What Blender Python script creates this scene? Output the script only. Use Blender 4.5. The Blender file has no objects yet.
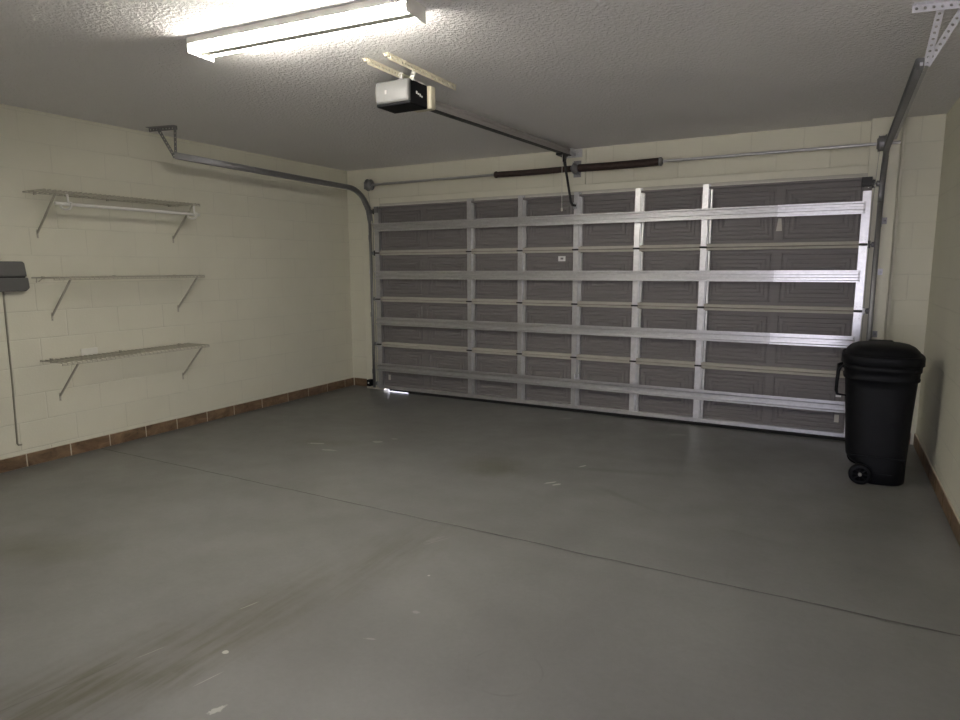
import bpy, math, random
from mathutils import Vector, Matrix
random.seed(7)
C = bpy.context.scene.collection
PI = math.pi
XL, XR, YW, YB, H = -1.341, 4.496, 0.15, -6.75, 2.588     # room: left, right, front wall face, back wall face, ceiling

# ------------------------------------------------------------------ mesh builder
class MB:
    def __init__(s): s.v = []; s.f = []; s.sm = []; s.mi = []; s.M = Matrix.Identity(4); s.m = 0
    def add(s, vs, fs, smooth=False):
        b = len(s.v)
        s.v += [tuple(s.M @ Vector(p)) for p in vs]
        for f in fs: s.f.append([i + b for i in f]); s.sm.append(smooth); s.mi.append(s.m)
        return s
    def box(s, x0, x1, y0, y1, z0, z1):
        v = [(x, y, z) for x in (x0, x1) for y in (y0, y1) for z in (z0, z1)]
        return s.add(v, [(0,1,3,2),(4,6,7,5),(0,4,5,1),(2,3,7,6),(0,2,6,4),(1,5,7,3)])
    def tube(s, pts, r, n=10, caps=True, closed=False):
        pts = [Vector(p) for p in pts]; N = len(pts); vs = []; fs = []
        rr = r if isinstance(r, (list, tuple)) else [r] * N
        t0 = (pts[1] - pts[0]).normalized()
        a = Vector((0,0,1)) if abs(t0.z) < .9 else Vector((1,0,0))
        u = t0.cross(a).normalized()
        for i, p in enumerate(pts):
            if closed: t = (pts[(i+1) % N] - pts[i-1]).normalized()
            elif i == 0: t = t0
            elif i == N-1: t = (pts[i] - pts[i-1]).normalized()
            else: t = ((pts[i+1]-p).normalized() + (p-pts[i-1]).normalized()).normalized()
            u = (u - t * u.dot(t)).normalized(); w = t.cross(u)
            for k in range(n):
                an = 2*PI*k/n; vs.append(p + (u*math.cos(an) + w*math.sin(an)) * rr[i])
        for i in range(N if closed else N-1):
            j = (i+1) % N
            for k in range(n):
                fs.append((i*n+k, i*n+(k+1) % n, j*n+(k+1) % n, j*n+k))
        s.add(vs, fs, True)
        if caps and not closed:
            s.add(vs[:n], [tuple(range(n-1, -1, -1))]); s.add(vs[-n:], [tuple(range(n))])
        return s
    def prism(s, poly, axis, a, b, smooth=False):
        """closed 2D polygon extruded along an axis from a to b"""
        def P(p, t):
            return {0: (t, p[0], p[1]), 1: (p[0], t, p[1]), 2: (p[0], p[1], t)}[axis]
        n = len(poly)
        vs = [P(p, a) for p in poly] + [P(p, b) for p in poly]
        fs = [(i, (i+1) % n, n+(i+1) % n, n+i) for i in range(n)] + [tuple(range(n-1, -1, -1)), tuple(range(n, 2*n))]
        return s.add(vs, fs, smooth)
    def rings(s, rings, cap0=True, cap1=True, smooth=True):
        n = len(rings[0]); vs = [p for r in rings for p in r]; fs = []
        for i in range(len(rings)-1):
            for k in range(n): fs.append((i*n+k, i*n+(k+1) % n, (i+1)*n+(k+1) % n, (i+1)*n+k))
        if cap0: fs.append(tuple(range(n-1, -1, -1)))
        if cap1: fs.append(tuple(range((len(rings)-1)*n, len(rings)*n)))
        return s.add(vs, fs, smooth)
    def lathe(s, prof, axis, c, n=24, caps=True):
        """prof: (along, radius) pairs around an axis through c"""
        R = []
        for t, r in prof:
            ring = []
            for k in range(n):
                a = 2*PI*k/n; u, w = r*math.cos(a), r*math.sin(a)
                q = {0: (t, u, w), 1: (w, t, u), 2: (u, w, t)}[axis]
                ring.append((c[0]+q[0], c[1]+q[1], c[2]+q[2]))
            R.append(ring)
        return s.rings(R, caps, caps)
    def perf(s, L, W, pitch, r, t):
        """flat strip along +x, width along y, thickness z, with real round holes"""
        n = max(1, round(L/pitch)); p = L/n; h = W/2; q = p/2
        if r > .45*min(p, W): r = .4*min(p, W)
        for i in range(n):
            cx = (i+.5)*p
            out = [(cx+q*a, h*b) for a, b in ((1,0),(1,1),(0,1),(-1,1),(-1,0),(-1,-1),(0,-1),(1,-1))]
            inn = [(cx+r*math.cos(k*PI/4), r*math.sin(k*PI/4)) for k in range(8)]
            vs = [(x,y,t/2) for x,y in out]+[(x,y,t/2) for x,y in inn]+[(x,y,-t/2) for x,y in out]+[(x,y,-t/2) for x,y in inn]
            fs = []
            for k in range(8):
                j = (k+1) % 8
                fs += [(k,j,8+j,8+k), (16+j,16+k,24+k,24+j), (8+k,8+j,24+j,24+k)]
                if k in (1,2,5,6) or (k in (0,7) and i == n-1) or (k in (3,4) and i == 0): fs.append((k,16+k,16+j,j))
            s.add(vs, fs)
        return s
    def at(s, M): s.M = M; return s
    def build(s, name, mat, parent=None, kind=None, bevel=0, solid=0, recalc=False):
        me = bpy.data.meshes.new(name); me.from_pydata(s.v, [], s.f)
        for m in (mat if isinstance(mat, (list, tuple)) else [mat]): me.materials.append(m)
        me.polygons.foreach_set('use_smooth', s.sm); me.polygons.foreach_set('material_index', s.mi)
        me.validate(); me.update()
        o = bpy.data.objects.new(name, me); C.objects.link(o)
        if parent: o.parent = parent; o.matrix_parent_inverse = Matrix.Translation(parent.location).inverted() if parent.type == 'EMPTY' and not parent.parent else Matrix.Identity(4)
        if kind: o['kind'] = kind
        if solid:
            mo = o.modifiers.new('thickness', 'SOLIDIFY'); mo.thickness = solid; mo.offset = 0
        if bevel:
            mo = o.modifiers.new('bevel', 'BEVEL'); mo.width = bevel; mo.segments = 2; mo.limit_method = 'ANGLE'
        return o

def frame(o, x, y):
    """matrix with origin o, local x along x, local y near y"""
    x = Vector(x).normalized(); z = x.cross(Vector(y)).normalized(); y = z.cross(x)
    return Matrix(((x.x, y.x, z.x, o[0]), (x.y, y.y, z.y, o[1]), (x.z, y.z, z.z, o[2]), (0,0,0,1)))

def thing(name, label, cat, loc, group=None):
    o = bpy.data.objects.new(name, None); C.objects.link(o); o.location = loc; o.empty_display_size = .1
    o['label'] = label; o['category'] = cat
    if group: o['group'] = group
    return o
def tag(o, label, cat, group=None):
    o['label'] = label; o['category'] = cat
    if group: o['group'] = group
    return o
def sub(o_parent):      # children of mesh parts sit in the same world frame
    return o_parent

# ------------------------------------------------------------------ materials
def new_mat(name):
    m = bpy.data.materials.new(name); m.use_nodes = True
    nt = m.node_tree; b = nt.nodes['Principled BSDF']
    return m, nt, b
def N(nt, t, **kw):
    n = nt.nodes.new(t)
    for k, v in kw.items(): setattr(n, k, v)
    return n
def val(nt, sock, v):
    if isinstance(v, (int, float, tuple)): sock.default_value = v
    else: nt.links.new(v, sock)
def math_(nt, op, a, b=0.0, clamp=False):
    n = N(nt, 'ShaderNodeMath', operation=op, use_clamp=clamp); val(nt, n.inputs[0], a); val(nt, n.inputs[1], b); return n.outputs[0]
def noise(nt, vec, scale, detail=4, rough=.5, dist=0):
    n = N(nt, 'ShaderNodeTexNoise'); n.inputs['Scale'].default_value = scale; n.inputs['Detail'].default_value = detail
    n.inputs['Roughness'].default_value = rough; n.inputs['Distortion'].default_value = dist
    if vec is not None: nt.links.new(vec, n.inputs['Vector'])
    return n.outputs['Fac']
def ramp(nt, fac, a, b, ca=(0,0,0,1), cb=(1,1,1,1)):
    r = N(nt, 'ShaderNodeValToRGB'); r.color_ramp.elements[0].position = a; r.color_ramp.elements[1].position = b
    r.color_ramp.elements[0].color = ca; r.color_ramp.elements[1].color = cb
    nt.links.new(fac, r.inputs['Fac']); return r.outputs['Color']
def mix(nt, fac, a, b, mode='MIX'):
    n = N(nt, 'ShaderNodeMix', data_type='RGBA', blend_type=mode)
    val(nt, n.inputs['Factor'], fac); val(nt, n.inputs[6], a); val(nt, n.inputs[7], b); return n.outputs[2]
def bump(nt, b, height, strength, dist, prev=None):
    n = N(nt, 'ShaderNodeBump'); n.inputs['Strength'].default_value = strength; n.inputs['Distance'].default_value = dist
    nt.links.new(height, n.inputs['Height'])
    if prev is not None: nt.links.new(prev, n.inputs['Normal'])
    nt.links.new(n.outputs['Normal'], b.inputs['Normal']); return n.outputs['Normal']
def mapped(nt, scale=(1,1,1), loc=(0,0,0), rot=(0,0,0), src='Object'):
    tc = N(nt, 'ShaderNodeTexCoord'); mp = N(nt, 'ShaderNodeMapping')
    mp.inputs['Scale'].default_value = scale; mp.inputs['Location'].default_value = loc; mp.inputs['Rotation'].default_value = rot
    nt.links.new(tc.outputs[src], mp.inputs['Vector']); return mp.outputs['Vector']
def c4(c): return (c[0], c[1], c[2], 1)

def simple(name, col, rough=.5, metal=0, var=.12, nscale=12, bmp=0, bscale=200, spec=.5):
    m, nt, b = new_mat(name)
    v = mapped(nt); f = noise(nt, v, nscale, 5, .6)
    lo = tuple(x*(1-var) for x in col); hi = tuple(min(1, x*(1+var)) for x in col)
    nt.links.new(ramp(nt, f, .3, .7, c4(lo), c4(hi)), b.inputs['Base Color'])
    b.inputs['Metallic'].default_value = metal; b.inputs['Specular IOR Level'].default_value = spec
    rr = math_(nt, 'MULTIPLY_ADD', f, .2); rr.node.inputs[2].default_value = rough - .1
    nt.links.new(rr, b.inputs['Roughness'])
    if bmp: bump(nt, b, noise(nt, v, bscale, 3), bmp, .002)
    return m

def block_wall(name, col, axis, zoff, uoff=0):
    m, nt, b = new_mat(name)
    tc = N(nt, 'ShaderNodeTexCoord'); sp = N(nt, 'ShaderNodeSeparateXYZ'); nt.links.new(tc.outputs['Object'], sp.inputs[0])
    cb = N(nt, 'ShaderNodeCombineXYZ')
    u = math_(nt, 'ADD', sp.outputs[axis], uoff); w = math_(nt, 'SUBTRACT', sp.outputs[2], zoff)
    nt.links.new(u, cb.inputs[0]); nt.links.new(w, cb.inputs[1])
    # a little waviness of the joints
    nz = N(nt, 'ShaderNodeTexNoise'); nz.inputs['Scale'].default_value = 9; nt.links.new(cb.outputs[0], nz.inputs['Vector'])
    wob = N(nt, 'ShaderNodeVectorMath', operation='SCALE'); wob.inputs['Scale'].default_value = .006
    nt.links.new(nz.outputs['Color'], wob.inputs[0])
    ad = N(nt, 'ShaderNodeVectorMath', operation='ADD'); nt.links.new(cb.outputs[0], ad.inputs[0]); nt.links.new(wob.outputs[0], ad.inputs[1])
    br = N(nt, 'ShaderNodeTexBrick'); nt.links.new(ad.outputs[0], br.inputs['Vector'])
    br.inputs['Scale'].default_value = 1; br.inputs['Brick Width'].default_value = .406; br.inputs['Row Height'].default_value = .203
    br.inputs['Mortar Size'].default_value = .005; br.inputs['Mortar Smooth'].default_value = .6
    br.inputs['Color1'].default_value = (1,1,1,1); br.inputs['Color2'].default_value = (1,1,1,1); br.inputs['Mortar'].default_value = (0,0,0,1)
    big = noise(nt, tc.outputs['Object'], 1.3, 4, .6)
    # joints partly filled by paint: fade them with a slow noise
    fade = ramp(nt, noise(nt, tc.outputs['Object'], 2.2, 2), .22, .6)
    vis = math_(nt, 'MULTIPLY', br.outputs['Fac'], fade)
    c = ramp(nt, big, .3, .7, c4(tuple(x*.96 for x in col)), c4(tuple(x*1.03 for x in col)))
    c = mix(nt, math_(nt, 'MULTIPLY', vis, .2), c, c4(tuple(x*.55 for x in col)))
    nt.links.new(c, b.inputs['Base Color']); b.inputs['Roughness'].default_value = .6; b.inputs['Specular IOR Level'].default_value = .35
    n1 = bump(nt, b, math_(nt, 'SUBTRACT', 1, vis), .45, .004)
    bump(nt, b, noise(nt, tc.outputs['Object'], 70, 4, .6), .25, .003, n1)
    return m

CREAM = (.69, .672, .555)
M = {}
M['wall_left'] = block_wall('painted_block_left', CREAM, 1, .13, .15)
M['wall_right'] = block_wall('painted_block_right', CREAM, 1, .15, .1)
M['wall_front'] = block_wall('painted_block_front', CREAM, 0, .165, .115)
M['wall_back'] = block_wall('painted_block_back', CREAM, 0, .15)
M['cream_board'] = simple('cream_painted_board', CREAM, .5, var=.04, nscale=5, bmp=.1, bscale=60)
M['weather_strip'] = simple('weather_strip_vinyl', (.50,.48,.42), .5, var=.05)
M['patch'] = simple('pale_plate', (.74,.73,.66), .5, var=.03)

# ceiling: sprayed knock-down texture
m, nt, b = new_mat('textured_ceiling'); M['ceiling'] = m
v = mapped(nt)
b.inputs['Base Color'].default_value = (.77,.755,.745,1); b.inputs['Roughness'].default_value = .75
f1 = ramp(nt, noise(nt, v, 48, 3, .55, .4), .42, .62)
f2 = noise(nt, v, 140, 3, .6)
n1 = bump(nt, b, f1, .75, .006)
bump(nt, b, f2, .4, .003, n1)

# floor: grey painted concrete with wear
m, nt, b = new_mat('grey_painted_concrete'); M['floor'] = m
tc = N(nt, 'ShaderNodeTexCoord'); P = tc.outputs['Object']; sp = N(nt, 'ShaderNodeSeparateXYZ'); nt.links.new(P, sp.inputs[0])
base = ramp(nt, noise(nt, P, 1.1, 6, .62), .3, .72, (.135,.134,.127,1), (.182,.182,.175,1))
def spot(cx, cy, rx, ry, ang, soft=.5, nz=3.5, amp=.8, detail=5):
    """worn patch with a ragged noise edge, 0..1"""
    ca, sa = math.cos(ang), math.sin(ang)
    dx = math_(nt, 'SUBTRACT', sp.outputs[0], cx); dy = math_(nt, 'SUBTRACT', sp.outputs[1], cy)
    u = math_(nt, 'DIVIDE', math_(nt, 'ADD', math_(nt, 'MULTIPLY', dx, ca), math_(nt, 'MULTIPLY', dy, sa)), rx)
    w = math_(nt, 'DIVIDE', math_(nt, 'SUBTRACT', math_(nt, 'MULTIPLY', dy, ca), math_(nt, 'MULTIPLY', dx, sa)), ry)
    d = math_(nt, 'SQRT', math_(nt, 'ADD', math_(nt, 'MULTIPLY', u, u), math_(nt, 'MULTIPLY', w, w)))
    d = math_(nt, 'ADD', d, math_(nt, 'MULTIPLY', math_(nt, 'SUBTRACT', noise(nt, P, nz, detail, .65), .5), amp*2))
    return math_(nt, 'DIVIDE', math_(nt, 'SUBTRACT', 1, d), soft, clamp=True), d
col = base
OLIVE = (.082,.075,.050,1)
streak = N(nt, 'ShaderNodeTexNoise'); streak.inputs['Detail'].default_value = 6
mp = N(nt, 'ShaderNodeMapping'); mp.inputs['Rotation'].default_value = (0,0,-.16); mp.inputs['Scale'].default_value = (14,1.6,1)
nt.links.new(P, mp.inputs['Vector']); nt.links.new(mp.outputs[0], streak.inputs['Vector']); streak.inputs['Scale'].default_value = 1.6
stk = ramp(nt, streak.outputs['Fac'], .42, .62)
for a, k in (((1.74,-1.95,.36,.28,.4,1.0,4,.6), .75), ((.15,-2.05,.36,.16,.3,.9,4,.6), .5), ((.2,-4.35,.6,.2,.5,1.0,3,.6), .6)):
    msk, _ = spot(*a); col = mix(nt, math_(nt, 'MULTIPLY', msk, k), col, OLIVE)
for a, k in (((1.76,-4.45,.75,.26,1.35,1.0,3.5,.6), .9), ((1.87,-3.6,.8,.26,1.35,1.1,3.5,.6), .6), ((1.60,-4.95,.6,.3,1.45,1.0,3.5,.6), .9)):
    msk, _ = spot(*a); col = mix(nt, math_(nt, 'MULTIPLY', math_(nt, 'MULTIPLY', msk, k), math_(nt, 'ADD', math_(nt, 'MULTIPLY', stk, .75), .25)), col, OLIVE)
for a, k in (((2.55,-1.65,.5,.06,.25,.9,5,.6), .6), ((2.75,-2.15,.34,.04,-.5,.9,7,.6), .65), ((2.4,-1.3,.7,.12,.1,1.0), .25), ((3.5,-2.4,.3,.03,-.2,.9,7), .3)):
    msk, _ = spot(*a); col = mix(nt, math_(nt, 'MULTIPLY', msk, k), col, (.10,.10,.09,1))
# pale chips and scratches
for a, k in (((2.222,-2.10,.05,.012,.9,.25,30,.5,3), .9), ((2.275,-2.115,.04,.014,.9,.25,34,.5,3), .9), ((2.295,-1.65,.045,.011,1.1,.25,30,.5,3), .9), ((2.11,-4.72,.03,.016,1.2,.3,55,1.1,4), .6),
             ((1.87,-4.48,.014,.012,0,.3,20,.4,2), .9), ((1.95,-4.62,.06,.002,1.35,.3,10,.3,2), .45), ((1.62,-4.62,.06,.002,1.3,.3,10,.3,2), .4), ((1.68,-4.2,.05,.003,1.3,.3,10,.3,2), .5), ((2.05,-3.25,.10,.003,1.1,.4,12,.6,3), .25),
             ((.12,-2.10,.09,.02,.4,.3,28,.9,3), .6), ((.35,-2.2,.07,.02,.3,.3,28,.9,3), .5), ((.55,-1.82,.05,.03,.3,.3,28,.9,3), .5), ((.62,-1.68,.04,.02,.3,.3,28,.9,3), .4), ((2.35,-3.9,.022,.012,.3,.4,50,1.0,4), .3), ((2.22,-3.6,.008,.008,0,.4,20,.3,2), .9), ((2.3,-4.15,.03,.006,.3,.4,50,1.0,4), .3),
             ((2.02,-3.25,.08,.02,1.2,.5,45,1.2,4), .12), ((2.72,-.42,.1,.05,.4,.6,20,.8,3), .2), ((1.65,-.3,.08,.04,.4,.6,20,.8,3), .2)):
    msk, _ = spot(*a); col = mix(nt, math_(nt, 'MULTIPLY', msk, k), col, (.46,.45,.41,1))
# dried ring mark
_, d = spot(2.86,-4.08,.135,.135,0,.5,9,.09,4)
ring = math_(nt, 'SUBTRACT', 1, math_(nt, 'DIVIDE', math_(nt, 'ABSOLUTE', math_(nt, 'SUBTRACT', d, 1)), .045), clamp=True)
ring = math_(nt, 'MULTIPLY', ring, ramp(nt, noise(nt, P, 6, 3), .45, .6))
col = mix(nt, math_(nt, 'MULTIPLY', ring, .5), col, (.09,.088,.08,1))
# saw-cut control joint
jy = math_(nt, 'ADD', sp.outputs[1], math_(nt, 'MULTIPLY', math_(nt, 'SUBTRACT', noise(nt, P, 3, 5), .5), .03))
jd = math_(nt, 'ABSOLUTE', math_(nt, 'ADD', jy, 3.034))
jm = math_(nt, 'SUBTRACT', 1, math_(nt, 'DIVIDE', jd, .0105), clamp=True)
jk = math_(nt, 'MULTIPLY', jm, math_(nt, 'ADD', math_(nt, 'MULTIPLY', noise(nt, P, 7, 4), .9), .45), clamp=True)
col = mix(nt, jk, col, (.03,.028,.025,1))
# a hairline crack running to the near left
cx_ = math_(nt, 'ADD', math_(nt, 'MULTIPLY', math_(nt, 'ADD', sp.outputs[1], 4.7), .28), 1.58)
cd = math_(nt, 'ABSOLUTE', math_(nt, 'SUBTRACT', math_(nt, 'ADD', sp.outputs[0], math_(nt, 'MULTIPLY', noise(nt, P, 4, 5), .06)), math_(nt, 'ADD', cx_, .03)))
cm = math_(nt, 'MULTIPLY', math_(nt, 'SUBTRACT', 1, math_(nt, 'DIVIDE', cd, .004), clamp=True), math_(nt, 'LESS_THAN', sp.outputs[1], -4.72))
col = mix(nt, math_(nt, 'MULTIPLY', cm, .6), col, (.06,.055,.05,1))
fine = ramp(nt, noise(nt, P, 40, 5, .7), .25, .75, (.93,.93,.93,1), (1.05,1.05,1.05,1))
col = mix(nt, 1.0, col, fine, 'MULTIPLY')
nt.links.new(col, b.inputs['Base Color'])
rg = ramp(nt, noise(nt, P, 2.3, 5, .6), .3, .7, (.34,.34,.34,1), (.5,.5,.5,1)); nt.links.new(rg, b.inputs['Roughness'])
b.inputs['Specular IOR Level'].default_value = .5
n1 = bump(nt, b, math_(nt, 'SUBTRACT', 1, jm), .6, .006)
bump(nt, b, noise(nt, P, 25, 6, .65), .12, .004, n1)

# brown stone tile with pale grout
m, nt, b = new_mat('brown_tile'); M['tile'] = m
v = mapped(nt, (3,3,6))
f = noise(nt, v, 2.0, 7, .7, .8)
c = ramp(nt, f, .32, .68, (.075,.045,.024,1), (.27,.18,.105,1))
nt.links.new(c, b.inputs['Base Color']); b.inputs['Roughness'].default_value = .45
M['grout'] = simple('tile_grout', (.55,.50,.40), .8)

# galvanised steel
def galv(name, col, rough, var=.07):
    m, nt, b = new_mat(name); v = mapped(nt)
    vo = N(nt, 'ShaderNodeTexVoronoi'); vo.inputs['Scale'].default_value = 40; nt.links.new(v, vo.inputs['Vector'])
    f = mix(nt, .5, vo.outputs['Color'], noise(nt, v, 18, 5, .6))
    bw = N(nt, 'ShaderNodeRGBToBW'); nt.links.new(f, bw.inputs[0])
    nt.links.new(ramp(nt, bw.outputs[0], .25, .75, c4(tuple(x*(1-var) for x in col)), c4(tuple(min(1, x*(1+var)) for x in col))), b.inputs['Base Color'])
    b.inputs['Metallic'].default_value = .85
    rr = math_(nt, 'MULTIPLY_ADD', bw.outputs[0], .10); rr.node.inputs[2].default_value = rough - .05; nt.links.new(rr, b.inputs['Roughness'])
    bump(nt, b, noise(nt, v, 14, 2), .05, .002)
    return m
M['galv'] = galv('galvanised_steel', (.55,.55,.56), .42)
M['galv_bright_lit'] = galv('bright_lit_galvanised_steel', (.72,.72,.74), .36)  # brighter copy: paints light onto right-hand stiles and hinges; also the glossier sleeves
M['galv_track'] = galv('weathered_galvanised_track', (.36,.36,.36), .52)
M['galv_dull'] = galv('dull_galvanised_steel', (.30,.30,.31), .5)
M['zinc_white_cool_lit'] = simple('white_zinc_and_cool_light', (.74,.74,.80), .4, .25, .06)  # cool daylight on the right hanger is put into this bluish white
M['cream_steel'] = simple('cream_painted_steel', (.62,.58,.44), .5, 0, .06)
M['rail_paint'] = simple('beige_painted_rail', (.46,.44,.38), .7, 0, .05, 12, 0, 200, .25)
M['rail_grey'] = simple('grey_painted_rail', (.42,.40,.38), .5, .1, .05)
M['dark_steel'] = simple('dark_steel', (.03,.03,.03), .45, .3, .2)
M['spring'] = simple('rusty_brown_spring_steel', (.055,.034,.028), .5, .2, .3, 30)
M['black_plastic'] = simple('black_plastic', (.0045,.005,.0065), .55, 0, .15, 8, .1, 300, .18)
M['black_rubber'] = simple('black_rubber', (.012,.012,.012), .75, 0, .15)
M['white_wire'] = simple('white_vinyl_wire', (.44,.42,.34), .4, 0, .03)
M['white_enamel'] = simple('white_enamel', (.78,.77,.72), .4, 0, .03)
M['grey_plastic'] = simple('grey_box_plastic', (.115,.115,.11), .5, 0, .06)
M['pale_label'] = simple('pale_paper_label', (.50,.48,.43), .6, 0, .08)
M['white_label'] = simple('white_paper_label', (.75,.75,.74), .6, 0, .04)
M['print'] = simple('grey_print', (.20,.20,.20), .6)
M['cord'] = simple('white_cord', (.62,.60,.55), .7)
M['conduit'] = simple('dull_thin_pipe', (.26,.25,.19), .5)
M['wheel_hub'] = simple('grey_wheel_hub', (.30,.30,.30), .4)
M['drive'] = simple('driveway_concrete', (.5,.48,.45), .8)

# dark door skin with pressed wood grain
m, nt, b = new_mat('grey_brown_door_skin'); M['door_skin'] = m
v = mapped(nt, (1.0,1,26)); g = noise(nt, v, 3, 5, .6, .15)
nt.links.new(ramp(nt, g, .3, .7, (.165,.154,.152,1), (.20,.187,.184,1)), b.inputs['Base Color'])
b.inputs['Roughness'].default_value = .5; b.inputs['Specular IOR Level'].default_value = .4
bump(nt, b, g, .15, .002)

# lens of the opener
m, nt, b = new_mat('frosted_lens'); M['lens'] = m
b.inputs['Base Color'].default_value = (.15,.15,.148,1); b.inputs['Roughness'].default_value = .55
b.inputs['Specular IOR Level'].default_value = .6; b.inputs['Subsurface Weight'].default_value = .0
wv = noise(nt, mapped(nt), 30, 3); bump(nt, b, wv, .05, .002)

# lamp tubes give off light
m, nt, b = new_mat('fluorescent_tube'); M['tube'] = m
b.inputs['Base Color'].default_value = (.9,.9,.88,1)
b.inputs['Emission Color'].default_value = (1,.95,.86,1); b.inputs['Emission Strength'].default_value = 40
# window glass
m, nt, b = new_mat('window_glass'); M['glass'] = m
b.inputs['Transmission Weight'].default_value = 1; b.inputs['Roughness'].default_value = 0; b.inputs['IOR'].default_value = 1.02
b.inputs['Base Color'].default_value = (1,1,1,1)

# ------------------------------------------------------------------ room shell
S = 'structure'
MB().box(XL-.2, XR+.2, YB-.2, YW+.22, -.15, 0).build('floor', M['floor'], kind=S)
MB().box(XL-.2, XR+.2, YB-.2, YW+.22, H, H+.15).build('ceiling', M['ceiling'], kind=S)
MB().box(XL-.2, XL, YB-.2, YW+.22, 0, H).build('wall_left', M['wall_left'], kind=S)
MB().box(XR, XR+.2, YB-.2, YW+.22, 0, H).build('wall_right', M['wall_right'], kind=S)
DL, DR, DT = -.835, 4.045, 2.163          # door leaf
w = MB(); w.box(XL, -.98, YW, YW+.2, 0, H); w.box(4.15, XR, YW, YW+.2, 0, H); w.box(-.98, 4.15, YW, YW+.2, 2.20, H)
w.build('wall_front', M['wall_front'], kind=S)
# back wall, with an unseen doorway added and widened to let daylight in
WX0, WX1, WZ1 = 3.20, 4.36, 2.06
w = MB(); w.box(XL, WX0, YB-.2, YB, 0, H); w.box(WX1, XR, YB-.2, YB, 0, H); w.box(WX0, WX1, YB-.2, YB, WZ1, H)
w.build('wall_back', M['wall_back'], kind=S)
w = MB(); f = .035
w.box(WX0, WX0+f, YB-.2, YB+.012, 0, WZ1); w.box(WX1-f, WX1, YB-.2, YB+.012, 0, WZ1); w.box(WX0+f, WX1-f, YB-.2, YB+.012, WZ1-f, WZ1)
w.build('added_doorway', M['white_enamel'], kind=S)
MB().box(-14, 18, YW+.22, 14, -.16, -.012).build('driveway', M['drive'], kind=S)
MB().box(-14, 18, -20, YB-.2, -.16, -.02).build('yard', M['drive'], kind=S)

# door casing boards: jambs, head board, stop strip, spring pad
MB().box(-1.06, -.80, .062, YW, 0, 2.238).build('trim_1', M['cream_board'], kind=S, bevel=.003)
MB().box(4.01, 4.212, .062, YW, 0, H).build('trim_2', M['cream_board'], kind=S, bevel=.003)
w = MB(); w.box(-.80, 4.01, .063, YW, 2.132, 2.238); w.build('trim_3', M['cream_board'], kind=S, bevel=.004)
MB().box(-.80, 4.01, .056, .063, 2.148, 2.174).build('trim_4', M['weather_strip'], kind=S, bevel=.003)
MB().box(1.42, 1.645, .128, YW, 2.239, 2.580).build('trim_5', M['cream_board'], kind=S, bevel=.003)
MB().box(4.225, 4.245, .135, YW, .10, H).build('trim_6', M['cream_board'], kind=S, bevel=.003)

# tiled baseboards
def baseboard(name, tiles, backing):
    w = MB(); w.m = 0
    for t in tiles: w.box(*t)
    w.m = 1; w.box(*backing)
    w.build(name, [M['tile'], M['grout']], kind=S, bevel=.002)
HB = .097
js = [.145-.0] + [-.017-.3165*k for k in range(22)]
js = [YW-.004, -.02, -.335, -.650, -.964, -1.331, -1.691, -2.008, -2.33, -2.633, -2.952, -3.264, -3.579, -3.895, -4.21, -4.525, -4.84, -5.155, -5.47, -5.785, -6.1, -6.415, -6.73]
baseboard('baseboard_left', [(XL, XL+.012, js[i+1]+.005, js[i]-.005, .002, HB-random.uniform(0,.003)) for i in range(len(js)-1)], (XL, XL+.008, YB, YW, 0, HB+.004))
js = [YW-.004-.315*k for k in range(23)]
baseboard('baseboard_right', [(XR-.012, XR, js[i+1]+.005, js[i]-.005, .002, HB) for i in range(len(js)-1)], (XR-.008, XR, YB, YW, 0, HB+.004))
baseboard('baseboard_front', [(XL+.03, -1.066, YW-.012, YW, .002, HB), (4.25, 4.462, YW-.012, YW, .002, HB)], (XL+.012, -1.062, YW-.008, YW, 0, HB+.004))

# ------------------------------------------------------------------ sectional overhead door
door = thing('garage_door', 'closed dark grey sectional overhead door with galvanized struts and stiles', 'garage door', (1.605, 0, 0))
SH = .529; S0, SD = .413, .596
stx = [S0+SD*k for k in range(5)]
def emboss(w, x0, x1, z0, z1, y):
    """one pressed panel: nested rectangular grooves around a raised field, facing -y"""
    ins = [(0,0),(.035,0),(.041,.008),(.049,.008),(.055,0),(.075,0),(.080,.005),(.087,.005),(.092,0),(.110,0),(.115,.005),(.122,.005),(.127,-.001),(.145,-.001),(.150,.004),(.157,.004),(.162,0)]
    loops = []
    for i, d in ins:
        loops.append([(x0+i, y+d, z0+i), (x1-i, y+d, z0+i), (x1-i, y+d, z1-i), (x0+i, y+d, z1-i)])
    vs = [p for l in loops for p in l]; fs = []
    for i in range(len(loops)-1):
        for k in range(4): fs.append((i*4+k, i*4+(k+1) % 4, (i+1)*4+(k+1) % 4, (i+1)*4+k))
    n = (len(loops)-1)*4; fs.append((n, n+1, n+2, n+3)); w.add(vs, fs)
STRUT = [(-.044,.047),(-.044,.036),(-.004,.031),(-.004,.014),(-.020,.008),(-.020,-.008),(-.004,-.014),(-.004,-.031),(-.044,-.036),(-.044,-.047),(-.042,-.047),(-.042,-.0375),(-.001,-.0325),(-.001,.0325),(-.042,.0375),(-.042,.047)]
def rpoly(cx, cy, hx, hy, r, n=4):
    out = []
    for qx, qy, a0 in ((1,1,0),(-1,1,PI/2),(-1,-1,PI),(1,-1,1.5*PI)):
        for k in range(n+1):
            a = a0+PI/2*k/n; out.append((cx+qx*(hx-r)+r*math.cos(a), cy+qy*(hy-r)+r*math.sin(a)))
    return out
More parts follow.
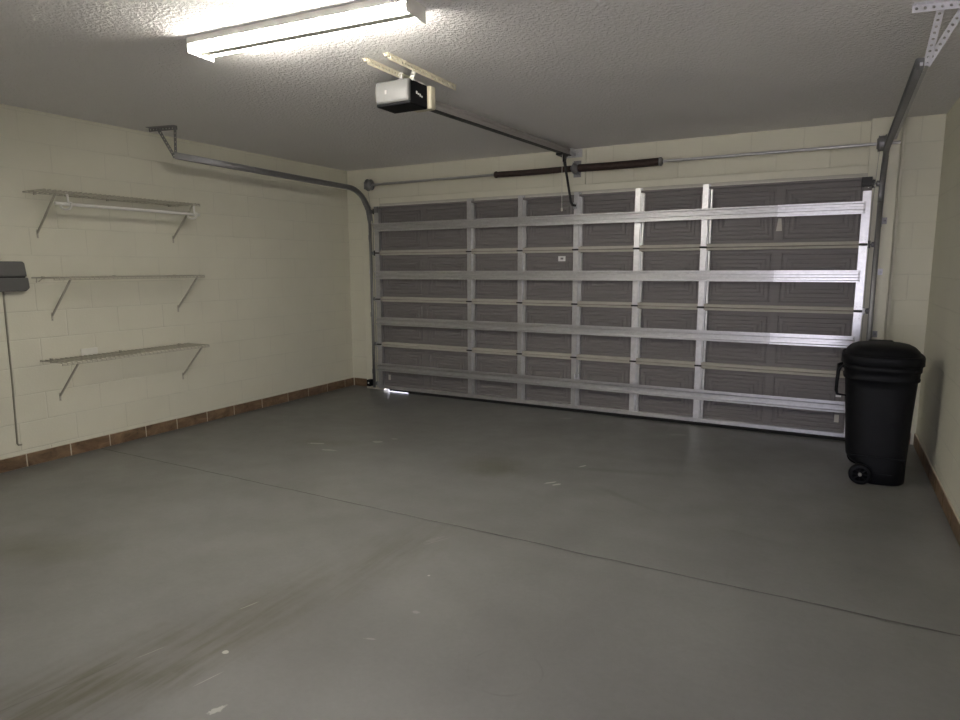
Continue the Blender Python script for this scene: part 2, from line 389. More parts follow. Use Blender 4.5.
for s in range(4):
    z0 = .030+SH*s; z1 = z0+SH-.003
    zb = z0 + (.004 if s == 0 else 0)
    w = MB(); SK = .046
    px = [DL, .115-.3] + []
    edges = [DL, (S0-SD), ] 
    pb = [DL+.02, S0-SD+.0, S0, S0+SD, S0+2*SD, S0+3*SD, S0+4*SD, S0+5*SD, DR-.02]
    pb = [DL+.02, S0-SD] + stx + [S0+5*SD, DR-.02]
    for i in range(8): emboss(w, pb[i], pb[i+1], zb+.02, z1-.02, SK)
    w.box(DL, DL+.02, SK, .055, zb, z1); w.box(DR-.02, DR, SK, .055, zb, z1)
    w.box(DL+.02, DR-.02, SK, .055, zb, zb+.02); w.box(DL+.02, DR-.02, SK, .055, z1-.02, z1)
    w.add([(DL,.0555,zb),(DR,.0555,zb),(DR,.0555,z1),(DL,.0555,z1)], [(3,2,1,0)])
    if s < 3: w.box(DL, DR, .0562, .0605, z1-.012, z1+.014)  # strip added behind the joint, out of view, to stop daylight leaks
    sec = w.build('section', M['door_skin'], door)
    # painted rails along the meeting edges, galvanised bottom rail
    if s > 0: MB().box(DL+.061, DR-.061, .008, SK, z0, z0+.027).build('bottom_rail', M['rail_paint'], sec, bevel=.002)
    else: MB().box(DL+.01, DR-.01, .004, SK, z0+.002, z0+.037).build('bottom_rail', M['galv'], sec, bevel=.002)
    MB().box(DL+.061, DR-.061, .008, SK, z1-.024, z1-.003).build('top_rail', M['rail_paint'] if s < 3 else M['door_skin'], sec, bevel=.002)
    # stiles: flat galvanised channel with a bright lip on its right
    for i, x in enumerate(stx):
        zt = z1 + (.018 if s == 3 else -.012)
        w = MB(); w.prism([(x-.026,SK),(x-.026,0),(x+.024,0),(x+.024,.018),(x+.032,.018),(x+.032,.03),(x+.034,.03),(x+.034,SK)], 2, z0+(.006 if s else .037), zt)
        w.box(x+.040, x+.056, .012, SK, z0+.032, z1-.03)
        for zz in (z0+.09, z0+.19, z0+.35, z0+.44): w.lathe([(-.002,.0045),(0,.0045)], 1, (x, 0, zz), 8)
        w.build('stile', M['galv'] if i < 3 else M['galv_bright_lit'], sec, bevel=.0015)  # right-hand stiles take the lighter copy, their reflected light painted in
    for x0, x1 in ((DL, DL+.06), (DR-.06, DR)):
        w = MB(); w.box(x0, x1, 0, SK, z0+.006, z1-(.11 if s == 3 and x0 > 0 else .004))
        for zz in (z0+.07, z0+.17, z0+.37, z0+.44): w.lathe([(-.002,.0045),(0,.0045)], 1, ((x0+x1)/2+.004, 0, zz), 8)
        w.build('end_stile', M['galv_bright_lit'] if x0 > 0 else M['galv'], sec, bevel=.0015)
    # strut
    zs = (.297, .838, 1.366, 1.902)[s]
    w = MB(); w.prism([(y, zs+z) for y, z in STRUT], 0, DL+.003, DR-.035)
    for x in [DL+.03]+stx+[DR-.045]:
        for dz in (.022, -.022): w.lathe([(-.009,.006),(-.004,.006)], 1, (x, 0, zs+dz), 6)
    st = w.build('strut', M['galv'], sec)
    if s > 0:
        w = MB(); w.prism([(y-.0016, zs+z*1.02) for y, z in STRUT], 0, 3.38, DR-.05)
        w.build('strut_sleeve', M['galv_bright_lit'], sec)
    # hinges over the joint above
    if s < 3:
        zj = z1+.0015
        for i, x in enumerate([DL+.03]+stx+[DR-.03]):
            w = MB(); end = i in (0, 6)
            w.box(x-.024, x+.024, -.003, 0, zj-.085, zj-.010); w.box(x-.020, x+.020, -.003, 0, zj+.010, zj+.07)
            w.prism([(-.003, zj-.012), (-.003, zj+.012), (-.014, zj+.006), (-.014, zj-.006)], 0, x-.024, x+.024)
            for dz in (-.06, -.035, .035, .055):
                for dx in (-.012, .012): w.lathe([(-.007,.005),(-.003,.005)], 1, (x+dx, 0, zj+dz), 6)
            hg = w.build('hinge', M['galv_bright_lit'] if i > 3 else M['galv'], sec)
            w = MB(); w.tube([(x-.031, -.012, zj), (x+.031, -.012, zj)], .0075, 8)
            w.build('hinge_pin', M['dark_steel'], sec)  # dark colour stands in for the pin's shadow at the joint
    # rollers in the tracks
    zr = [z0+.06, None, None, None][s] if s == 0 else z0
    for sx, x0, x1 in ((-1, DL, -.885), (1, DR, 4.083)):
        for q in ([z0+.05, ] if s == 0 else [z0-.0015]) + ([2.085] if s == 3 else []):
            yr = .012 if q > 2.0 else .04
            w = MB(); w.tube([(x0-sx*.01, yr-.0, q), (x1+sx*.006, yr, q)], .0055, 8)
            w.lathe([(-.012,.012),(-.012,.020),(-.006,.022),(.006,.022),(.012,.020),(.012,.012)], 0, (x1, yr, q), 16)
            w.build('roller', M['galv_dull'], sec)
            w = MB(); w.box(min(x0,x0+sx*.018), max(x0,x0+sx*.018), -.004, .05, q-.03, q+.03)
            w.build('roller_bracket', M['dark_steel'] if s == 3 else M['galv'], sec, bevel=.002)
    if s == 3:
        # dark corner brackets at the top ends and the arm bracket on the middle stile
        for x0, x1 in ((DL+.004, DL+.058), (DR-.075, DR-.004)):
            w = MB(); w.box(x0, x1, -.012, SK, z1-.075, z1-.005); w.box(x0+.006, x1-.006, -.02, -.012, z1-.055, z1-.025)
            w.build('top_fixture', M['dark_steel'] if x0 > 0 else M['galv_dull'], sec, bevel=.003)
        w = MB(); x = stx[2]
        w.box(x-.022, x+.020, -.004, 0, 1.965, 2.147); w.box(x-.016, x-.013, -.05, -.004, 2.0, 2.06); w.box(x+.010, x+.013, -.05, -.004, 2.0, 2.06)
        w.lathe([(-.018,.008),(.016,.008)], 0, (x, -.04, 2.03), 10)
        w.build('arm_bracket', M['galv'], sec, bevel=.0015)
    if s == 0:
        w = MB(); w.prism([(.006,.0305),(.044,.0305),(.040,.010),(.034,.0),(.016,.0),(.010,.010)], 0, -.42, DR)
        w.prism([(.006,.0305),(.044,.0305),(.040,.014),(.025,.008),(.010,.014)], 0, -.685, -.42)
        w.build('bottom_seal', M['black_rubber'], sec)
        for x, z, a, b_ in ((-.703,.135,.030,.062), (1.628,.190,.026,.055), (3.924,.150,.034,.066)):
            MB().box(x-a/2, x+a/2, SK-.003, SK-.001, z-b_/2+.03, z+b_/2+.03).build('label', M['pale_label'], sec)
        # small latch above the lowest strut
        w = MB(); x = 1.648
        w.box(x-.026, x+.026, -.004, -.001, .338, .352); w.box(x-.024, x-.014, -.03, -.004, .342, .39); w.box(x+.012, x+.022, -.03, -.004, .342, .39); w.tube([(x-.022,-.02,.36),(x+.002,-.03,.345),(x+.02,-.02,.375)], .006, 8)
        w.build('latch', M['zinc_white_cool_lit'], sec)
        MB().box(3.905, 3.945, SK-.003, SK-.001, .363, .381).build('label', M['white_label'], sec)
    if s == 2:
        lb = MB().box(1.408, 1.484, SK-.003, SK-.001, 1.505, 1.555).build('label', M['white_label'], sec)
        w = MB(); w.box(1.432, 1.462, SK-.0036, SK-.003, 1.522, 1.541); w.build('label_print', M['print'], sec)
    if s == 3:
        w = MB(); w.prism([(3.385,1.845),(3.372,1.742),(3.418,1.742),(3.408,1.845)], 1, SK-.003, SK-.001)
        w.build('label', M['pale_label'], sec)

# ------------------------------------------------------------------ torsion spring assembly
SY, SZ = .05, 2.391
ts = thing('torsion_spring_assembly', 'long shaft with two dark brown torsion springs above the overhead door', 'torsion spring', (1.6, SY, SZ))
MB().tube([(-1.0, SY, SZ), (4.21, SY, SZ)], .0125, 12).build('shaft', M['galv'], ts)
def coil(x0, x1, R, r, turns, seg=12, n=5, sag=0):
    pts = []
    T = turns*seg
    for i in range(T+1):
        t = i/T; a = 2*PI*i/seg
        pts.append((x0+(x1-x0)*t, SY+R*math.cos(a), SZ-sag*math.sin(PI*t)+R*math.sin(a)))
    return MB().tube(pts, r, n)
def core(x0, x1, R): return None
coil(.715, 1.525, .026, .0048, 92, sag=.004).build('spring', M['spring'], ts)
coil(1.60, 2.375, .032, .0052, 82, sag=.004).build('spring', M['spring'], ts)
for x, sg, R in ((.715, -1, .026), (2.375, 1, .032)):
    w = MB(); w.lathe([(-.012*1,.014),(-.012,R+.006),(.004,R+.008),(.008,R+.008),(.020,R-.004),(.024,.015)], 0, (x+(.006*sg), SY, SZ), 18)
    w.build('winding_cone', M['spring'] if sg < 0 else M['galv_dull'], ts)
w = MB(); x = 1.56
w.lathe([(-.03,.015),(-.03,.030),(-.014,.034),(-.012,.046),(.004,.050),(.006,.036),(.03,.034),(.034,.015)], 0, (x, SY, SZ), 18)
w.box(x-.006, x-.002, SY-.035, .122, SZ-.05, SZ+.05); w.box(x-.035, x+.04, .122, .128, SZ-.075, SZ+.08)
for dz in (-.05, .055): w.lathe([(-.008,.008),(0,.008)], 1, (x+.02, .122, SZ+dz), 6)
w.build('centre_bracket', M['galv_dull'], ts)
for x, sg in ((-.925, 1), (4.085, -1)):
    w = MB(); prof = [(-.03,.014),(-.03,.066),(-.024,.068)]
    for k in range(5): prof += [(-.020+k*.008,.056),(-.016+k*.008,.060)]
    prof += [(.022,.062),(.024,.042),(.032,.038),(.032,.014)]
    w.lathe([(t*sg, r) for t, r in prof], 0, (x, SY, SZ), 28)
    w.build('cable_drum', M['galv_dull'], ts)
    xe = x-sg*.045
    w = MB(); w.box(xe-.003, xe+.003, SY-.045, .061 if sg < 0 else .148, SZ-.05, SZ+.03)
    w.lathe([(-.012,.013),(-.012,.024),(.012,.024),(.012,.013)], 0, (xe, SY, SZ), 16)
    w.build('end_bearing_bracket', M['galv_dull'], ts)
    xc = DL-.009 if sg > 0 else DR+.009
    w = MB(); w.tube([(x+sg*.01, SY-.058, SZ), (xc, -.012, 1.9), (xc, -.012, .09)], .0016, 6)
    w.build('lift_cable', M['galv_dull'], ts)

# ------------------------------------------------------------------ tracks
def track(xc, sg, label, y_end, slope, hang):
    """sg=+1: open side faces +x (left track)"""
    t = thing('door_track', label, 'door track', (xc, .04, 0), 'door tracks')
    R, yv, zc = .38, .04, 1.945
    path = [(yv, .03), (yv, 1.0), (yv, zc)]
    for k in range(1, 13):
        a = PI/2*k/12; path.append((yv-R+R*math.cos(a), zc+R*math.sin(a)))
    path_v = path[:3]; zt = zc+R
    path_h = [path[2]] + path[3:] + [(-1.4, zt+slope*(1.4+yv-R)), (y_end, zt+slope*(-y_end+yv-R))]
    prof = [(.014,.034),(.021,.034),(.0255,.028),(.0255,.004),(.021,0),(-.021,0),(-.0255,.004),(-.0255,.028),(-.021,.034),(-.014,.034)]
    def sweep(pts, prof):
        vs = []; n = len(prof); fs = []
        for i, (y, z) in enumerate(pts):
            a = Vector((pts[max(i-1,0)][0], pts[max(i-1,0)][1])); b = Vector((pts[min(i+1,len(pts)-1)][0], pts[min(i+1,len(pts)-1)][1]))
            d = (b-a).normalized(); nn = Vector((-d.y, d.x))
            for p, q in prof: vs.append((xc-sg*.017+sg*q, y+nn.x*p, z+nn.y*p))
        for i in range(len(pts)-1):
            for k in range(n-1): fs.append((i*n+k, i*n+k+1, (i+1)*n+k+1, (i+1)*n+k))
        return MB().add(vs, fs, True)
    sweep(path_v, prof).build('vertical_track', M['galv_track'], t, solid=.0018)
    sweep(path_h, prof).build('horizontal_track', M['galv_dull'] if sg < 0 else M['galv_track'], t, solid=.0018)  # right run is darker steel, standing in for shade inside the channel
    xo = xc-sg*.019
    # reinforcing angle along the outside of the horizontal run
    zh = lambda y: zt+slope*(-y+yv-R)
    w = MB()
    d = Vector((0, y_end+.34, zh(y_end)-zh(-.34)))
    L = d.length
    w.at(frame((xo, -.34, zh(-.34)+.012), d, (0,0,1))).perf(L, .034, .05, .006, .002)
    w.at(frame((xo-sg*.016, -.34, zh(-.34)+.030), d, (1,0,0))).perf(L, .032, .05, .006, .002)
    w.at(Matrix.Identity(4)); w.build('track_angle', M['galv'] if sg < 0 else M['galv_dull'], t)
    # jamb brackets
    for z in (.22, .90, 1.40, 1.80):
        w = MB(); xx = xc-sg*.022
        w.box(min(xx,xx-sg*.003), max(xx,xx-sg*.003), .02, .0605, z-.025, z+.025)
        w.box(min(xx, xx-sg*.035), max(xx, xx-sg*.035), .0585, .0615, z-.025, z+.025)
        w.lathe([(-.006,.008),(0,.008)], 1, (xx-sg*.02, .0585, z), 6)
        w.build('jamb_bracket', M['zinc_white_cool_lit'] if abs(z-1.4) < .01 else M['galv_dull'], t)
    # flag bracket at the bend
    w = MB(); xx = xc-sg*.021
    w.prism([(.061, 1.75), (.061, 2.14), (-.05, 2.27), (-.14, 2.27), (-.02, 2.10), (.02, 1.94), (.02, 1.75)], 0, xx-.001, xx+.001)
    w.build('flag_bracket', M['galv_dull'], t)
    hang(t, zh)
    return t
def strap(w, a, b, wid, facing, pitch=.032, r=.0065, t=.0025):
    a, b = Vector(a), Vector(b); d = b-a
    w.at(frame(a, d, Vector(facing).cross(d))).perf(d.length, wid, pitch, r, t); w.at(Matrix.Identity(4))
def hang_left(t, zh):
    ye = -2.44; zb = zh(ye)
    w = MB(); a = Vector((-1.17,-2.52,H-.002)); b = Vector((-.90,-2.46,H-.002))
    w.at(frame(a, b-a, (0,1,0))).perf((b-a).length, .032, .032, .006, .003); w.at(frame(a+Vector((0,.016,-.015)), b-a, (0,0,1))).perf((b-a).length, .030, .032, .006, .003); w.at(Matrix.Identity(4))
    w.build('ceiling_angle', M['galv_dull'], t)
    w = MB(); strap(w, (-1.10,-2.475,H-.004), (-.958,-2.44,zb-.005), .032, (0,1,.0)); w.build('hanger_strap', M['galv_dull'], t)
    w = MB(); strap(w, (-.925,-2.445,H-.004), (-.952,-2.436,zb-.005), .032, (0,1,.0)); w.build('hanger_strap', M['galv_dull'], t)
    w = MB(); w.lathe([(-.012,.009),(0.004,.009)], 0, (-.940,-2.44,zb+.008), 6); w.build('hanger_bolt', M['galv_dull'], t)
def hang_right(t, zh):
    ye = -2.16; zb = zh(ye)
    w = MB(); a = Vector((4.045,-2.44,H-.002)); b = Vector((4.43,-2.37,H-.002))
    w.at(frame(a, b-a, (0,1,0))).perf((b-a).length, .032, .032, .0065, .003); w.at(frame(a+Vector((0,.016,-.016)), b-a, (0,0,1))).perf((b-a).length, .032, .032, .0065, .003); w.at(Matrix.Identity(4))
    w.build('ceiling_angle', M['zinc_white_cool_lit'], t)
    w = MB(); strap(w, (4.155,-2.40,H-.006), (4.138,-2.165,zb-.002), .030, (0,-1,.2)); w.build('hanger_strap', M['zinc_white_cool_lit'], t)
    w = MB(); strap(w, (4.25,-2.38,H-.006), (4.140,-2.168,zb-.002), .030, (0,-1,.2)); w.build('hanger_strap', M['zinc_white_cool_lit'], t)
    w = MB(); w.lathe([(-.016,.009),(.018,.009)], 0, (4.128,-2.165,zb+.008), 6); w.build('hanger_bolt', M['zinc_white_cool_lit'], t)
track(-.915, 1, 'left curved door track hung from two dull straps near shelves', -2.46, .013, hang_left)
track(4.108, -1, 'right curved door track hung from bright perforated straps above trash can', -2.20, .036, hang_right)

# ------------------------------------------------------------------ safety sensor
se = thing('safety_sensor', 'small black photo eye with a pale dot at foot of left track', 'sensor', (-.93, -.03, .05))
w = MB(); w.box(-.955, -.905, -.075, -.012, .055, .135); w.build('sensor_body', M['black_plastic'], se, bevel=.008)
w = MB(); w.lathe([(-.004,.009),(0,.010)], 1, (-.925,-.075,.098), 14); w.build('sensor_lens', M['white_label'], se)
w = MB(); w.box(-.957, -.953, -.05, .0615, .07, .12); w.box(-.985,-.953,.0585,.0615,.07,.12); w.build('sensor_bracket', M['galv_dull'], se)

# ------------------------------------------------------------------ opener
OX = 1.50
op = thing('garage_door_opener', 'black and silver ceiling motor unit with long rail to the overhead door', 'garage door opener', (1.47, -2.6, H))
hx0, hx1, hy0, hy1, hz0, hz1 = 1.345, 1.592, -2.765, -2.580, 2.398, 2.535
w = MB(); w.box(hx0, hx1, hy0, hy1, hz0, hz1); w.build('motor_housing', M['black_plastic'], op, bevel=.008)
# curved lens on the near face
R = []
for k in range(9):
    t = k/8; z = hz0+.014+(hz1-hz0-.016)*t
    y = hy0-.002-.026*math.sin(PI*min(1,.12+.80*t))**.6
    R.append([(hx0+.006, hy0+.002, z), (hx0+.012, y+.006, z), (hx0+.022, y, z), (hx1-.014, y, z), (hx1-.004, y+.006, z), (hx1+.001, hy0+.002, z)])
w = MB(); w.rings(R); w.build('light_lens', M['lens'], op)
MB().box(hx0+.085, hx0+.098, hy0-.0295, hy0-.02, 2.458, 2.480).build('lens_button', M['rail_grey'], op, bevel=.002)
w = MB()
for k in range(4): w.box(1.5925, 1.594, -2.705+k*.018, -2.692+k*.018, 2.462+.002*(k % 2)-.004*k, 2.474+.004*((k+1) % 2)-.004*k)
w.build('emblem', M['white_label'], op)
MB().box(1.56, 1.595, -2.68, -2.62, hz1-.004, hz1+.002).build('terminal_label', M['white_label'], op)
w = MB(); w.box(1.47, 1.612, hy1+.002, -2.515, 2.402, 2.538); w.build('rail_cap', M['cream_steel'], op, bevel=.012)
# rail: box section, bottom edge rising a little to the header
w = MB(); y0, y1, zb0, zb1 = -2.52, .06, 2.442, 2.520
P8 = []
rx0, rx1 = OX-.028, OX+.022
for y, zb in ((y0, zb0), (y1, zb1)):
    P8.append([(rx0, y, zb), (rx1, y, zb), (rx1, y, zb+.018), (rx1-.006, y, zb+.022), (rx1-.006, y, zb+.036), (rx1, y, zb+.040), (rx1, y, zb+.056), (rx0, y, zb+.056)])
w.rings(P8, smooth=False); w.build('rail', M['rail_grey'], op)
w = MB(); P8 = [[(rx0+.004, y, zb-.006), (rx1+.001, y, zb-.006), (rx1+.001, y, zb-.0005), (rx0+.004, y, zb-.0005)] for y, zb in ((y0, zb0), (y1, zb1))]
w.rings(P8, smooth=False); w.build('chain', M['dark_steel'], op)
# header bracket with claw plates
w = MB(); w.box(OX-.05, OX-.046, -.02, .127, 2.515, 2.578); w.box(OX+.04, OX+.044, -.02, .127, 2.515, 2.578); w.box(OX-.05, OX+.11, .122, .127, 2.505, 2.582)
w.box(OX+.044, OX+.10, .03, .036, 2.53, 2.545); w.box(OX+.044, OX+.09, .06, .066, 2.555, 2.568); w.tube([(OX-.055,.02,2.545),(OX+.06,.02,2.545)], .007, 8)
w.build('header_bracket', M['galv'], op)
# trolley, arm and release cord
w = MB(); w.box(OX-.035, OX+.03, -.20, -.05, 2.487, 2.507); w.prism([(-.15,2.49),(-.07,2.49),(-.09,2.435),(-.12,2.435)], 0, OX+.0, OX+.028)
w.build('trolley', M['dark_steel'], op, bevel=.003)
w = MB(); w.tube([(OX+.014,-.10,2.455),(OX+.035,-.10,2.33),(OX+.065,-.095,2.16),(OX+.080,-.085,2.06),(OX+.088,-.07,2.035),(OX+.115,-.045,2.03)], [.017,.012,.012,.012,.013,.011], 8)
w.build('arm', M['dark_steel'], op)
w = MB(); w.tube([(OX+.028,-.19,2.49),(OX+.026,-.19,2.3),(OX+.03,-.19,2.0)], .0028, 6); w.lathe([(0,.004),(.004,.010),(.03,.010),(.034,.004)], 2, (OX+.03,-.19,1.97), 10)
w.build('release_cord', M['cord'], op)
# perforated hanging angles and straps
for x, ya, yb in ((1.487, -3.045, -2.62), (1.637, -3.06, -2.35)):
    w = MB(); L = yb-ya
    w.at(frame((x, ya, H-.0035), (0,1,0), (1,0,0))).perf(L, .036, .03, .0085, .0025)
    w.at(frame((x+.018, ya, H-.021), (0,1,0), (0,0,1))).perf(L, .036, .03, .0085, .0025)
    w.at(Matrix.Identity(4))
    for yy in (ya+.012, ya+.60*L): w.lathe([(-.03,.004),(-.03,.009),(-.018,.010),(-.018,.004)], 2, (x-.004, yy, H+.012), 8)
    w.build('perforated_angle', M['cream_steel'], op)
for x, xx in ((1.509, 1.512), (1.612, 1.586)):
    w = MB(); a = Vector((x, -2.745, H-.008)); d = Vector((xx, -2.745, hz1-.004))-a
    w.at(frame(a, d, (1,0,0))).perf(d.length, .026, .022, .0055, .003)
    w.at(Matrix.Identity(4)); w.box(xx-.013, xx+.013, -2.747, -2.715, hz1-.004, hz1)
    w.build('hanger_strap', M['white_enamel'], op)

# ------------------------------------------------------------------ fluorescent fixture
ya = math.atan2(.10, 1.25)
fx = thing('fluorescent_ceiling_light', 'lit two tube fluorescent strip light on the textured ceiling', 'ceiling light', (1.53, -3.585, H))
RM = Matrix.Translation((1.53, -3.585, 0)) @ Matrix.Rotation(ya, 4, 'Z')
L2, WD = .628, .083
w = MB().at(RM); w.prism([(-WD,H),(-WD,H-.029),(-WD+.003,H-.029),(-WD+.006,H-.014),(WD-.006,H-.014),(WD-.003,H-.029),(WD,H-.029),(WD,H)], 0, -L2, L2); w.build('housing', M['white_enamel'], fx)
w = MB().at(RM); w.prism([(-.024,H-.016),(-.024,H-.059),(.024,H-.059),(.024,H-.016)], 0, -L2+.01, L2-.01); w.build('ballast_cover', M['white_enamel'], fx)
for sx in (-1, 1):
    w = MB().at(RM); w.prism([(-WD,H-.001),(-WD,H-.071),(WD,H-.071),(WD,H-.001)], 0, min(sx*L2, sx*(L2+.004)), max(sx*L2, sx*(L2+.004)))
    for yy in (-.052, .052): w.lathe([(0,.014),(sx*-.022,.014)], 0, (sx*L2, yy, H-.038), 12)
    w.build('end_plate', M['white_enamel'], fx)
for yy in (-.052, .052):
    w = MB().at(RM); w.tube([(-L2+.023, yy, H-.038), (L2-.023, yy, H-.038)], .0185, 16); w.build('tube', M['tube'], fx)

# ------------------------------------------------------------------ wire shelves
def shelf(z, label, rod=False):
    ya_, yb_ = -3.42, -2.17; D = .305
    t = thing('wire_shelf', label, 'wire shelf', (XL, (ya_+yb_)/2, z), 'wire shelves on the left wall')
    w = MB(); r = .003; x0, x1 = XL+.012, XL+D
    n = 35
    for i in range(n+1):
        y = ya_+(yb_-ya_)*i/n
        w.tube([(x0, y, z+r), (x1-.004, y, z+r), (x1, y, z-.002), (x1, y, z-.014)], r, 5)
    for xx, zz in ((x0+.006, z-r), (XL+D*.5, z-r), (x1, z-.004), (x1, z-.014)):
        w.tube([(xx, ya_-.004, zz), (xx, yb_+.004, zz)], .0032, 6)
    w.build('wire_deck', M['white_wire'], t)
    for y in (-3.345 if rod else -3.30, -2.23):
        w = MB(); a = Vector((XL+.004, y, z-.285)); b = Vector((XL+D-.012, y, z-.008))
        d = b-a
        w.at(frame(a, d, (0,1,0))).box(0, d.length, -.005, .005, -.006, .006); w.at(Matrix.Identity(4))
        w.box(XL, XL+.004, y-.006, y+.006, z-.325, z-.262); w.lathe([(0,.004),(.007,.004)], 0, (XL, y, z-.312), 8)
        w.build('bracket', M['white_wire'], t)
    for y in (ya_+.08, -2.8, yb_-.08):
        w = MB(); w.box(XL, XL+.018, y-.008, y+.008, z-.012, z+.010)
        if not rod and z > 1 and y < -3: w.tube([(XL+.03,-3.395,z),(XL+.03,-3.40,z-.035)], .004, 6); w.tube([(XL+.05,-3.36,z),(XL+.03,-3.385,z-.03)], .003, 6); w.tube([(XL+.01,y,z),(XL+.05,-3.36,z)], .003, 6); w.tube([(XL+.01,y-.005,z),(XL+.03,-3.395,z)], .003, 6)
        w.build('wall_clip', M['white_wire'], t)
    if rod:
        w = MB(); xr_, zr_ = XL+.255, z-.085
        w.tube([(xr_, -3.34, zr_), (xr_, -2.14, zr_)], .0125, 12); w.build('hanging_rod', M['white_enamel'], t)
        for y in (-3.265, -2.215):
            w = MB(); pts = [(xr_+.02, y, z-.004), (xr_+.03, y, z-.035), (xr_+.034, y, z-.075)]
            for k in range(0, 9):
                a = -PI*k/8 + .3; pts.append((xr_+.034*math.cos(a), y+.022*math.cos(a), zr_-.002+.036*math.sin(a)))
            w.tube(pts, .0085, 8); w.build('rod_hook', M['white_enamel'], t)
    return t
shelf(1.998, 'topmost white wire shelf on left wall, hanging rod below it', True)
shelf(1.386, 'middle white wire shelf on left wall, level with the grey box')
shelf(.770, 'lowest white wire shelf on left wall, nearest the floor')
tag(MB().box(XL, XL+.006, -3.115, -2.985, .765, .826).build('blank_wall_plate', M['patch'], bevel=.002), 'small pale rectangular plate on left wall just above lowest wire shelf', 'wall plate')

# ------------------------------------------------------------------ grey box with pipe
bx = thing('utility_box', 'dark grey two part box on left wall with thin pipe below', 'utility box', (XL, -3.64, 1.29))
w = MB(); w.prism([(-3.80,1.395),(-3.80,1.49),(-3.785,1.503),(-3.497,1.503),(-3.487,1.49),(-3.478,1.395)], 0, XL, XL+.075); w.build('upper_cover', M['grey_plastic'], bx, bevel=.008)
w = MB(); w.prism([(-3.80,1.389),(-3.475,1.389),(-3.470,1.315),(-3.495,1.292),(-3.80,1.292)], 0, XL, XL+.082); w.build('lower_cover', M['grey_plastic'], bx, bevel=.008)
MB().box(XL, XL+.06, -3.795, -3.485, 1.386, 1.398).build('seam', M['black_plastic'], bx)
w = MB(); w.tube([(XL+.006,-3.612,1.295),(XL+.006,-3.616,.7),(XL+.006,-3.628,.19),(XL+.006,-3.622,.176),(XL+.006,-3.60,.174)], .0065, 8)
w.build('pipe', M['conduit'], bx)

# ------------------------------------------------------------------ trash can
CX, CY = 4.147, -.895
tcn = thing('trash_can', 'black lidded plastic trash can on wheels in the right corner', 'trash can', (CX, CY, 0))
def sup(xl_, xr_, hy, z, ex=3.4, n=56):
    out = []
    for k in range(n):
        a = 2*PI*k/n; c, s_ = math.cos(a), math.sin(a)
        u = math.copysign(abs(c)**(2/ex), c); v_ = math.copysign(abs(s_)**(2/ex), s_)
        out.append((CX+(u*xr_ if u > 0 else u*xl_), CY+v_*hy, z))
    return out
w = MB()
body = [(.0,-.055,.176,.224),(.008,-.05,.184,.232),(.09,-.05,.185,.232),(.105,-.10,.185,.232),(.135,-.155,.186,.232),(.16,-.172,.187,.232),(.20,-.176,.188,.232),(.45,-.192,.198,.232),(.64,-.206,.208,.230),
        (.692,-.209,.211,.232),(.696,-.221,.222,.243),(.706,-.223,.224,.245),(.712,-.216,.218,.240),(.752,-.219,.221,.242),(.757,-.226,.228,.250),(.800,-.228,.230,.252)]
w.rings([sup(-a, b_, hy, z) for z, a, b_, hy in body])
w.build('body', M['black_plastic'], tcn)
w = MB()
# vertical ribs on the near face and a raised ridge near the foot
w.box(CX-.02, CX+.10, CY-.2355, CY-.228, .072, .078); w.box(CX-.16, CX+.165, CY-.2355, CY-.228, .185, .190)
w.build('ridge', M['black_plastic'], tcn)
w = MB()
lid = [(.793,.232,.233,.258),(.799,.240,.241,.266),(.846,.240,.241,.266),(.857,.237,.238,.263),(.863,.230,.231,.255),(.857,.224,.225,.249),(.862,.218,.219,.243),(.885,.209,.210,.234),(.905,.190,.191,.214),(.920,.160,.161,.182),(.930,.115,.116,.13),(.934,.06,.06,.07),(.935,.004,.004,.004)]
w.rings([sup(a, b_, hy, z, 3.0) for z, a, b_, hy in lid])
w.build('lid', M['black_plastic'], tcn)
w = MB(); w.prism([(CX-.09,.860),(CX-.075,.930),(CX+.075,.930),(CX+.09,.860)], 1, CY+.15, CY+.235); w.build('lid_handle', M['black_plastic'], tcn, bevel=.012)
w = MB()
w.tube([(3.945,-1.0,.765),(3.910,-1.0,.770),(3.894,-1.0,.745),(3.889,-1.0,.66),(3.889,-1.0,.60),(3.897,-1.0,.572),(3.95,-1.0,.568)], [.010,.011,.013,.011,.011,.009,.006], 8)
w.tube([(3.892,-1.0,.745),(3.892,-.76,.745),(3.945,-.74,.765)], .010, 8)
w.build('handle', M['black_plastic'], tcn)
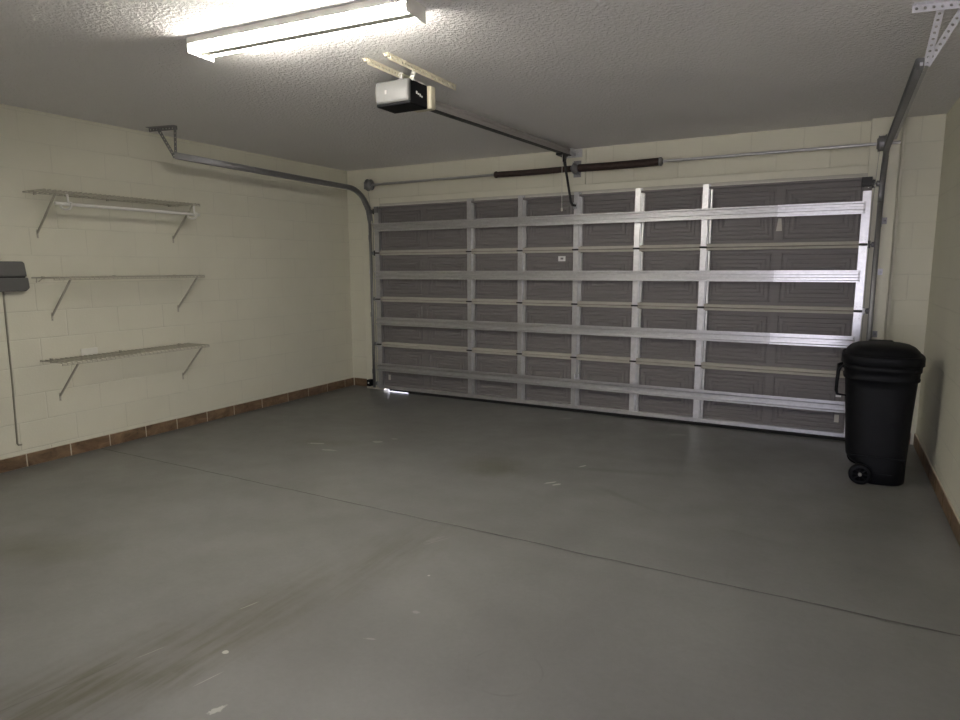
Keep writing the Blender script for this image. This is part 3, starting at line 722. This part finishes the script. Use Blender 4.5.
for y in (-1.15, -.64):
    wl = MB(); wl.lathe([(-.022,.045),(-.022,.062),(-.016,.068),(.016,.068),(.022,.062),(.022,.045),(.012,.042),(-.012,.042)], 1, (4.062, y, .068), 28, caps=False)
    wl.lathe([(-.010,.043),(.010,.043)], 1, (4.062, y, .068), 24)
    for k in range(8):
        a = 2*PI*k/8; ca, sa = math.cos(a), math.sin(a)
        wl.tube([(4.062+.014*ca, y-.012, .068+.014*sa), (4.062+.046*ca, y-.012, .068+.046*sa)], .005, 6)
    wh = wl.build('wheel', M['black_plastic'], tcn)
    MB().lathe([(-.030,.006),(-.028,.010),(-.010,.012)], 1, (4.062, y, .068), 14).build('hub_cap', M['wheel_hub'], wh)
MB().tube([(4.062,-1.15,.068),(4.062,-.64,.068)], .008, 8).build('axle', M['galv_dull'], tcn)

# ------------------------------------------------------------------ daylight outside
wd = bpy.data.worlds.new('sky'); bpy.context.scene.world = wd; wd.use_nodes = True
bg = wd.node_tree.nodes['Background']; bg.inputs['Color'].default_value = (.84,.83,1,1); bg.inputs['Strength'].default_value = 2.3
pl = bpy.data.lights.new('added_doorway_daylight', 'AREA'); pl.shape = 'RECTANGLE'; pl.size = WX1-WX0-.07; pl.size_y = WZ1-.04
pl.cycles.is_portal = True  # guides sky light in through the added doorway
po = bpy.data.objects.new('added_doorway_daylight', pl); C.objects.link(po); po.location = ((WX0+WX1)/2, YB-.15, WZ1/2); po.rotation_euler = (PI/2, 0, 0)

sl = bpy.data.lights.new('sun', 'SUN'); sl.energy = 13; sl.angle = .01; sl.color = (1,.96,1)
so = bpy.data.objects.new('sun', sl); C.objects.link(so); so.location = (0,0,10); so.rotation_euler = (0, -.6, .1)

# ------------------------------------------------------------------ camera
cam = bpy.data.cameras.new('camera'); co = bpy.data.objects.new('camera', cam); C.objects.link(co)
cam.sensor_width = 36; cam.lens = 36*639.434/960; cam.clip_start = .05
yaw, pit, rol = -.499, .144, -.004
fw = Vector((math.sin(yaw)*math.cos(pit), math.cos(yaw)*math.cos(pit), -math.sin(pit)))
rt = Vector((math.cos(yaw), -math.sin(yaw), 0)); up = rt.cross(fw)
r2 = rt*math.cos(rol)+up*math.sin(rol); u2 = -rt*math.sin(rol)+up*math.cos(rol)
co.matrix_world = Matrix(((r2.x,u2.x,-fw.x,3.806),(r2.y,u2.y,-fw.y,-5.994),(r2.z,u2.z,-fw.z,1.449),(0,0,0,1)))
sc = bpy.context.scene; sc.camera = co
sc.view_settings.view_transform = 'Standard'; sc.view_settings.look = 'None'; sc.view_settings.gamma = 1; sc.view_settings.use_curve_mapping = False
sc.view_settings.exposure = 1.8
